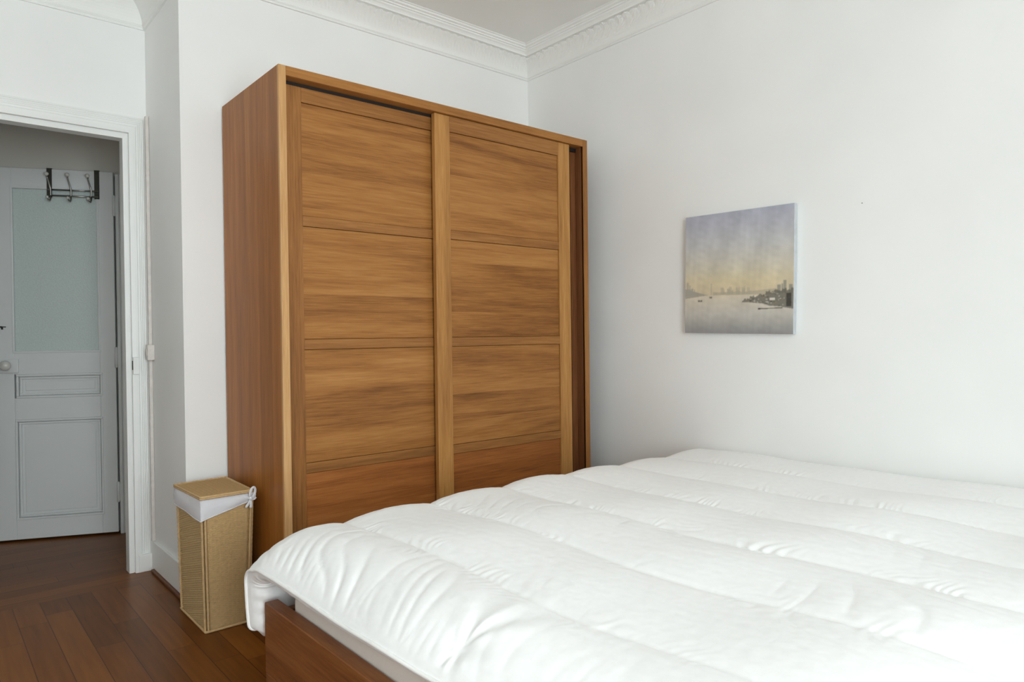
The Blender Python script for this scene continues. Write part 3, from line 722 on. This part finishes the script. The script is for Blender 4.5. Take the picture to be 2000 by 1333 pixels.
# ------------------------------------------------------------------ canvas picture
def canvas():
    W_, H_ = .563, .572; cy, cz = -1.4685, 1.4337; D_ = .030
    root = thing('canvas_picture', 'square unframed canvas of a hazy grey harbour and skyline on the white wall', 'picture', (0, cy, cz), 0, local=True)
    root.rotation_euler = (math.radians(1.2), 0, 0)
    n = 330
    u = np.linspace(0, 1, n)[:, None] * np.ones((1, n)); v = np.ones((n, 1)) * np.linspace(0, 1, n)[None]
    L3 = lambda c: np.array(lin(*c)[:3])
    img = np.zeros((n, n, 3))
    stops = [(0, (134, 132, 132)), (.06, (148, 146, 142)), (.16, (176, 172, 164)), (.30, (192, 182, 166)), (.322, (194, 182, 162)), (.3221, (190, 176, 150)), (.44, (192, 180, 154)), (.56, (186, 180, 166)), (.74, (176, 176, 176)), (.9, (164, 165, 174)), (1, (158, 160, 172))]
    sv = [s_[0] for s_ in stops]
    for c in range(3): img[..., c] = np.interp(v, sv, [L3(s_[1])[c] for s_ in stops])
    img *= (1 + .05 * smooth_noise(u, v, .22, .22, 81) + .03 * smooth_noise(u, v, .07, .05, 82))[..., None]
    img[..., 2] *= 1 - .06 * np.exp(-((u - .5) / .4) ** 2 - ((v - .42) / .12) ** 2)
    def put(mask, col, a): img[mask] = img[mask] * (1 - a) + L3(col) * a
    r = np.random.default_rng(5)
    hz = .325 - .012 * u
    put((v > hz - .03 + .03 * np.clip(u / .25, 0, 1)) & (v < hz + .055 * np.clip(1 - u / .22, 0, 1)) & (u < .24), (140, 136, 128), .8)
    for x0, w, h in [(.015, .02, .11), (.04, .012, .085), (.065, .018, .06), (.09, .012, .05), (.02, .06, .055)]:
        put((u > x0) & (u < x0 + w) & (v > hz) & (v < hz + h), (150, 146, 136), .7)
    for x0, w, h in [(.258, .014, .095)] + [(r.uniform(.29, .62), r.uniform(.008, .028), r.uniform(.02, .07)) for _ in range(30)]:
        put((u > x0) & (u < x0 + w) & (v > hz) & (v < hz + h), (160, 152, 134), .55)
    put((u > .28) & (u < .86) & (v > hz - .004) & (v < hz + .022 + .02 * np.clip((u - .6) / .25, 0, 1)), (158, 150, 132), .7)
    for x0, w, h in [(.865, .03, .07), (.90, .012, .078), (.915, .026, .105), (.962, .03, .07)]:
        put((u > x0) & (u < x0 + w) & (v > hz) & (v < hz + h), (124, 124, 118), .8)
    lo = np.interp(u, [.55, .6, .68, .74, .80, .88, 1], [.252, .255, .246, .240, .222, .215, .195]); hi = np.interp(u, [.55, .60, .66, .72, .80, .9, 1], [.254, .285, .298, .310, .335, .345, .35])
    jag = .006 * np.sign(np.sin(u * 90)) + .004 * np.sin(u * 230)
    land = (u > .55) & (v > lo) & (v < hi + jag)
    put(land, (96, 94, 86), .85)
    for _ in range(120):
        x0, y0 = r.uniform(.58, .97), r.uniform(.22, .33); w, h = r.uniform(.004, .022), r.uniform(.003, .010); c = r.choice(3)
        put(land & (u > x0) & (u < x0 + w) & (v > y0) & (v < y0 + h), [(188, 184, 172), (66, 62, 56), (132, 118, 98)][c], .7)
    put((u > .80) & (u < .845) & (v > .265) & (v < .283), (206, 202, 192), .9)
    put((u > .942) & (u < .982) & (v > .215) & (v < .318), (64, 62, 58), .95)
    put((u > .71) & (u < .91) & (np.abs(v - (.200 + .02 * (u - .71))) < .004), (66, 60, 54), .9)
    put((u > .74) & (u < .90) & (np.abs(v - (.207 + .02 * (u - .71))) < .0022), (206, 198, 184), .8)
    put((u > .70) & (u < .722) & (v > .194) & (v < .206), (48, 44, 40), .95)
    for x0, y0, w in ((.132, .266, .044), (.247, .293, .024)):
        put((u > x0) & (u < x0 + w) & (v > y0) & (v < y0 + .015), (70, 66, 58), .85); put((u > x0 + w * .45) & (u < x0 + w * .62) & (v > y0 + .005) & (v < y0 + .018), (190, 184, 170), .6)
    for _ in range(3): img[1:-1, 1:-1] = .36 * img[1:-1, 1:-1] + .16 * (img[:-2, 1:-1] + img[2:, 1:-1] + img[1:-1, :-2] + img[1:-1, 2:])
    img = np.clip(img * 1.3, 0, .9)
    P = np.zeros((n, n, 3)); P[..., 0] = -D_ - .0004; P[..., 1] = W_ / 2 - u * W_; P[..., 2] = (v - .5) * H_
    mb = MB(); mb.grid(P, smooth=False)
    m, t, b, N, L = nodes('printed_canvas')
    at = N('ShaderNodeAttribute'); at.attribute_name = 'print'
    tc = N('ShaderNodeTexCoord'); no = N('ShaderNodeTexNoise'); no.inputs['Scale'].default_value = 260; no.inputs['Detail'].default_value = 2; L(tc.outputs['Object'], no.inputs['Vector'])
    mx = N('ShaderNodeMix'); mx.data_type = 'RGBA'; mx.blend_type = 'MULTIPLY'; mx.inputs[0].default_value = .25
    r_ = ramp(t, [(.3, (.75, .75, .75)), (.7, (1, 1, 1))]); L(no.outputs['Fac'], r_.inputs[0]); L(at.outputs['Color'], mx.inputs[6]); L(r_.outputs[0], mx.inputs[7]); L(mx.outputs[2], b.inputs['Base Color'])
    b.inputs['Roughness'].default_value = .7; b.inputs['Specular IOR Level'].default_value = .2
    pr = obj('print', mb, m, root)
    ca = pr.data.color_attributes.new('print', 'FLOAT_COLOR', 'POINT')
    flat = np.ones((n * n, 4), dtype=np.float32); flat[:, :3] = img.reshape(-1, 3); ca.data.foreach_set('color', flat.ravel())
    mb = MB(); mb.box(-D_, -.002, -W_ / 2, W_ / 2, -H_ / 2, H_ / 2)
    o = obj('stretched_canvas', mb, plain('canvas_side', lin(196, 200, 204), .75), root, .002); o['label'] = 'pale wrapped canvas edge'
canvas()
mb = MB(); mb.lathe([(.0026, 0), (.0026, .0012), (.0015, .002)], (-.0002, -2.0283, 1.6746), (-1, 0, 0), 10)
o = obj('wall_nail', mb, plain('grey_nail_head', lin(150, 150, 148), .6), loc=(0, -2.0283, 1.6746)); tag(o, 'tiny grey nail head in the white wall right of the canvas', 'nail')

for o in bpy.data.objects:
    if '_org' in o: del o['_org']
